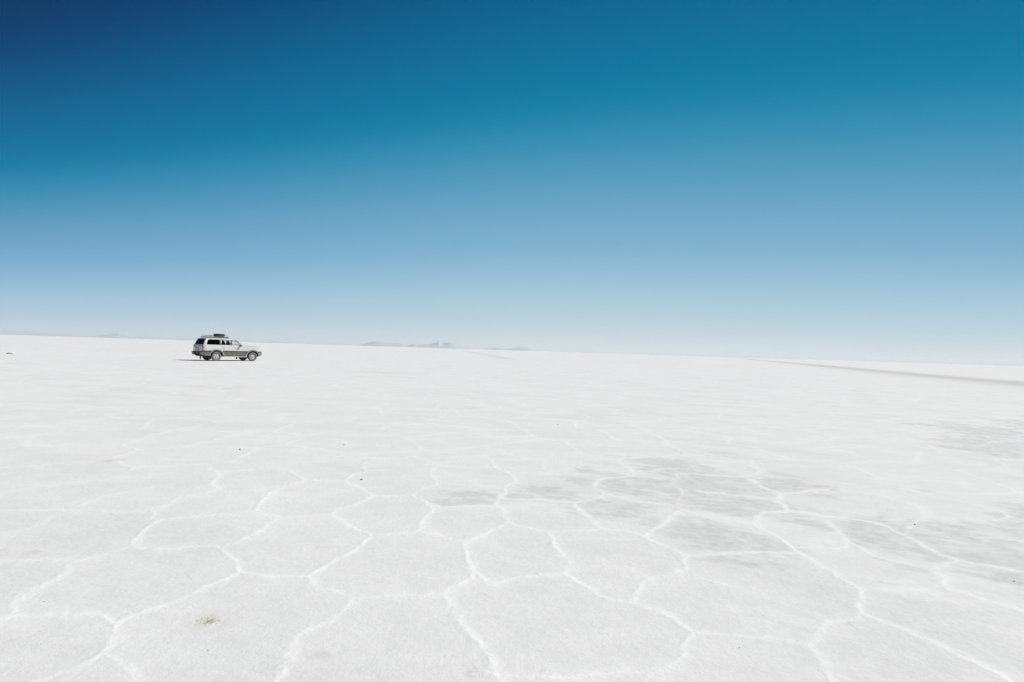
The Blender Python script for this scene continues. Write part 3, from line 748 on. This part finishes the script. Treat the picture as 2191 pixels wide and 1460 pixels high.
    for i in range(n1 - 1):
        for j in range(n2 - 1): F.append((i * n2 + j, i * n2 + j + 1, (i + 1) * n2 + j + 1, (i + 1) * n2 + j))
    new_mesh('windscreen', V, F, M_clear, root)
    # bumpers
    def bumper(name, x0, dirn, z0, z1, hwid, material, wrap):
        sec = [(0, z0), (.10, z0 + .01), (.14, z0 + .06), (.14, z1 - .03), (.09, z1), (0, z1)]
        path = []
        for u in np.linspace(-1, 1, 25):
            y = u * hwid; xx = x0 - dirn * .10 * max(0, (abs(u) - .72) / .28) ** 2 * 1.2
            path.append((xx, y))
        path = [(x0 - dirn * wrap, -hwid * 1.0)] + path + [(x0 - dirn * wrap, hwid)]
        P = np.array(path); T = np.gradient(P, axis=0); T /= np.linalg.norm(T, axis=1)[:, None]
        Nn = np.stack([T[:, 1], -T[:, 0]], 1) * dirn
        V = []; F = []; m = len(sec)
        for p, q in zip(P, Nn):
            for d, z in sec: V.append((p[0] + q[0] * (d - .10), p[1] + q[1] * (d - .10) * (1), z))
        for i in range(len(P) - 1):
            for j in range(m): F.append((i * m + j, i * m + (j + 1) % m, (i + 1) * m + (j + 1) % m, (i + 1) * m + j))
        F += [tuple(range(m)), tuple(range((len(P) - 1) * m, len(P) * m))]
        return new_mesh(name, V, F, material, root, False)
    bumper('front_bumper', 3.66, 1, .46, .72, .90, M_grey, .38)
    rb = bumper('rear_bumper', -1.05, -1, .52, .71, .55, M_black, .06)
    bm = bmesh.new(); box(bm, (-1.085, 0, .722), (.15, 1.78, .03)); from_bm('bumper_step', bm, M_black, rb, False, .004)
    for s in sides:
        bm = bmesh.new(); box(bm, (-1.045, s * .735, .585), (.16, .37, .23)); from_bm('bumper_corner', bm, M_clad, rb, False, .03)
    bm = bmesh.new(); tube(bm, (-1.15, 0, .47), (-1.0, 0, .47), .03); tube(bm, (-1.15, 0, .47), (-1.15, 0, .56), .022); from_bm('tow_hitch', bm, M_under, root)
    # grille
    bm = bmesh.new(); box(bm, (3.65, 0, .92), (.03, .80, .17))
    for k in range(4): box(bm, (3.67, 0, .86 + k * .04), (.02, .80, .012))
    from_bm('grille', bm, M_grey, root, False, .004)
    # scuttle, front wipers
    bm = bmesh.new(); box(bm, (2.01, 0, 1.275), (.12, 1.55, .03)); sc_ = from_bm('scuttle', bm, M_black, root, False, .008)
    for y in (-.55, .05):
        bm = bmesh.new(); tube(bm, (2.05, y, 1.305), (1.96, y + .42, 1.345), .008); from_bm('wiper', bm, M_black, sc_)
    # underside: floor pan, frame, tank, axles, exhaust
    bm = bmesh.new(); box(bm, (1.25, 0, .585), (4.55, 1.36, .19)); box(bm, (1.4, 0, .55), (1.75, 1.70, .22))
    for y in (-.45, .45): box(bm, (1.2, y, .46), (4.4, .09, .12))
    box(bm, (1.15, 0, .42), (.7, .35, .16)); box(bm, (-.70, .05, .47), (.55, .8, .22))
    from_bm('chassis', bm, M_under, root)
    for cx in (0, WB):
        bm = bmesh.new(); tube(bm, (cx, -.72, WR), (cx, .72, WR), .05, 12); bmesh.ops.create_uvsphere(bm, u_segments=14, v_segments=10, radius=.15, matrix=Matrix.Translation((cx, .1, WR)))
        from_bm('axle', bm, M_under, root, True)
    bm = bmesh.new(); path_tube(bm, [(.6, .35, .36), (-.35, .5, .40), (-.80, .55, .38), (-.92, .55, .37)], .03, 10); from_bm('exhaust_pipe', bm, M_under, root, True)
    # cabin
    bm = bmesh.new(); box(bm, (.5, 0, .70), (2.95, 1.60, .06)); box(bm, (-.93, 0, .95), (.03, 1.5, .5))
    for s in sides: box(bm, (.42, s * .83, .98), (2.9, .03, .58))
    from_bm('cabin_floor', bm, M_seat, root)
    bm = bmesh.new(); box(bm, (1.82, 0, 1.08), (.28, 1.58, .26)); from_bm('dashboard', bm, M_black, root, False, .04)
    def seat(x, y, w, name='seat', heads=(0,)):
        bm = bmesh.new(); box(bm, (x + .22, y, .95), (.50, w, .16), Matrix.Rotation(R(-5), 4, 'Y'))
        box(bm, (x - .06, y, 1.20), (.15, w, .56), Matrix.Rotation(R(-12), 4, 'Y'))
        o = from_bm(name, bm, M_seat, root, False, .05)
        for h in heads:
            bm = bmesh.new(); box(bm, (x - .13, y + h, 1.545), (.10, .27, .17)); tube(bm, (x - .12, y + h - .07, 1.42), (x - .12, y + h - .07, 1.5), .008); tube(bm, (x - .12, y + h + .07, 1.42), (x - .12, y + h + .07, 1.5), .008)
            from_bm('headrest', bm, M_seat, o, False, .03)
        return o
    seat(1.16, -.40, .52, 'front_seat'); seat(1.16, .40, .52, 'front_seat'); seat(.32, 0, 1.36, 'rear_seat', (-.42, .42)); seat(-.42, 0, 1.3, 'rear_seat', ())
    # steering wheel
    V = []; F = []
    for i in range(28):
        a = 2 * math.pi * i / 28
        for j in range(8):
            b = 2 * math.pi * j / 8; q = .185 + .014 * math.cos(b); V.append((.014 * math.sin(b), q * math.cos(a), q * math.sin(a)))
    for i in range(28):
        for j in range(8): F.append((i * 8 + j, i * 8 + (j + 1) % 8, ((i + 1) % 28) * 8 + (j + 1) % 8, ((i + 1) % 28) * 8 + j))
    sw = new_mesh('steering_wheel', V, F, M_black, root); sw.matrix_local = Matrix.Translation((1.60, .40, 1.28)) @ Matrix.Rotation(R(-25), 4, 'Y')
    bm = bmesh.new(); tube(bm, (1.60, .40, 1.28), (1.80, .40, 1.19), .03); box(bm, (1.60, .40, 1.28), (.02, .34, .04)); from_bm('steering_column', bm, M_black, root)
    # roof rack
    bm = bmesh.new(); zb = 1.90; xr0, xr1, yr = -.60, .96, .64
    path_tube(bm, [(xr0, -yr, zb), (xr1, -yr, zb), (xr1 + .06, -yr + .1, zb), (xr1 + .06, yr - .1, zb), (xr1, yr, zb), (xr0, yr, zb), (xr0, -yr, zb)], .026)
    for k in range(11): tube(bm, (xr0 + k * (xr1 - xr0) / 10, -yr, zb), (xr0 + k * (xr1 - xr0) / 10, yr, zb), .014)
    for y in (-.3, 0, .3): tube(bm, (xr0, y, zb + .02), (xr1, y, zb + .02), .012)
    rack = from_bm('roof_rack', bm, M_rack, root, True)
    bm = bmesh.new(); zr = zb + .135
    path_tube(bm, [(xr0 + .02, -yr + .02, zr), (xr1 - .06, -yr + .02, zr), (xr1, -yr + .1, zr), (xr1, yr - .1, zr), (xr1 - .06, yr - .02, zr), (xr0 + .02, yr - .02, zr), (xr0 + .02, -yr + .02, zr)], .013)
    for x in np.linspace(xr0 + .02, xr1 - .06, 5):
        for y in (-yr + .02, yr - .02): tube(bm, (x, y, zb), (x, y, zr), .010)
    from_bm('rack_rail', bm, M_rack, rack, True)
    for x in (-.46, .34, .82):
        for s in sides:
            bm = bmesh.new(); tube(bm, (x, s * (yr - .02), zb), (x + .03, s * (hw(x, 1.75) - .03), 1.80), .016); box(bm, (x + .03, s * (hw(x, 1.76) - .02), 1.79), (.09, .05, .04)); from_bm('rack_foot', bm, M_rack, rack)
    return root

car = build_car()
phi = R(51)
hd = np.array([math.cos(phi), math.sin(phi)]); rt_ = np.array([hd[1], -hd[0]])
Pn = gnd(461.8, 772.7)
pos = Pn - rt_ * .80
CARM = Matrix.Translation((pos[0], pos[1], 0.004)) @ Matrix.Rotation(phi, 4, 'Z')
car.matrix_world = CARM @ Matrix.Diagonal((XS, 1, 1, 1))
# spare wheel lying on the rack: its own thing
sp = wheel(None, 0, 1, M_spare, True, 'spare_wheel')
tag(sp, 'dark spare wheel lying flat on the roof rack of the car', 'wheel')
sp.matrix_world = CARM @ Matrix.Translation((.54, 0, 1.90 + .05 + .118)) @ Matrix.Rotation(R(90), 4, 'X') @ Matrix.Diagonal((1.10, 1.0, 1.10, 1))

# ------------------------------------------------------------------ small things on the salt
SK = 1.0
def stone(name, px, py, size, material, label, cat, seed, group=None, rough=.25):
    size = tuple(v * SK for v in size)
    c = gnd(px, py); bm = bmesh.new(); bmesh.ops.create_icosphere(bm, subdivisions=3, radius=.5)
    r_ = random.Random(seed); offs = [r_.uniform(0, 50) for _ in range(3)]
    for v in bm.verts:
        p = np.array(v.co)
        k = 1 + rough * 2 * (float(fbm(np.array([p[0] * 3 + offs[0] + p[2] * 2]), np.array([p[1] * 3 + offs[1] - p[2]]), 3, seed)[0]) - .5)
        v.co = Vector((p[0] * k * size[0], p[1] * k * size[1], p[2] * k * size[2]))
    o = from_bm(name, bm, material, None, True)
    o.location = (c[0], c[1], size[2] * .30 + .002); tag(o, label, cat, group); return o
M_peb = simple('dark_stone', (.10, .10, .095), .8, 0, .3, 30)
M_brn = simple('brown_dirt', (.36, .30, .20), .9, 0, .3, 30)
M_salt = simple('salt_lump', (.72, .71, .67), .9, 0, .15, 8, bump=.01)
M_dull = simple('grey_stone_and_shade', (.30, .29, .26), .9, 0, .2, 8)  # shared by real stones and the salt lump's painted shaded end
def put_z(o, dx, dy, dz=0):
    o.location.x += dx; o.location.y += dy; o.location.z += dz
stone('salt_lump', 25, 757.5, (.50, .35, .20), M_salt, 'pale lump of salt far off at the left edge, a dark piece standing in for its shaded end', 'salt lump', 4)
stone('stone', 17.5, 757.6, (.16, .2, .15), M_dull, 'grey piece standing in for the shaded left end of the far salt lump', 'stone', 5)  # added dark lump: draws the salt lump's shaded side as an object
G = 'small stones scattered on the salt'; SK = .52
stone('stone', 773.5, 1027, (.055, .030, .022), M_peb, 'flat black stone chip inside a salt polygon left of centre', 'stone', 6, G)
stone('stone', 513.5, 963, (.030, .040, .050), M_peb, 'small upright dark stone on the salt below the car', 'stone', 7, G)
stone('stone', 1957, 1123.5, (.024, .020, .018), M_peb, 'single black pebble beside a white ridge in the streaked grey area at right', 'stone', 8, G)
stone('stone', 1194, 909, (.06, .05, .02), M_dull, 'tiny grey stone alone in the plain middle distance', 'stone', 9, G)
stone('stone', 736, 952, (.05, .04, .02), M_dull, 'tiny grey stone behind the flat black chip, farther from the camera', 'stone', 10, G)
stone('stone', 445, 1393, (.011, .008, .006), M_peb, 'tiny dark pebble in front of the brown dirt spot', 'stone', 12, G)
stone('stone', 94, 1288.5, (.011, .010, .008), M_peb, 'tiny dark pebble near the white ridges at far left foreground', 'stone', 13, G)
stone('stone', 2170, 1245, (.022, .016, .010), M_peb, 'dark pebble at the right edge below a long white ridge', 'stone', 14, G)
stone('stone', 1582, 1387, (.012, .009, .007), M_peb, 'tiny dark pebble in the big cell at lower right foreground', 'stone', 15, G)
stone('dirt_clod', 444, 1333, (.014, .012, .008), M_brn, 'small brown clod in the middle of the brown dirt spot', 'dirt clod', 16)
# crumbs round the clod: too fine to count
bm = bmesh.new(); c0 = gnd(449, 1330); r_ = random.Random(3)
for k in range(60):
    a = r_.uniform(0, 6.28); q = abs(r_.gauss(0, .032)); s_ = r_.uniform(.0008, .0028)
    bmesh.ops.create_icosphere(bm, subdivisions=1, radius=s_, matrix=Matrix.Translation((c0[0] + q * math.cos(a) * 1.2, c0[1] + q * math.sin(a), .003)))
o = from_bm('dirt_crumbs', bm, M_brn); tag(o, 'sprinkle of brown and dark dirt crumbs on the salt', None, None, 'stuff')
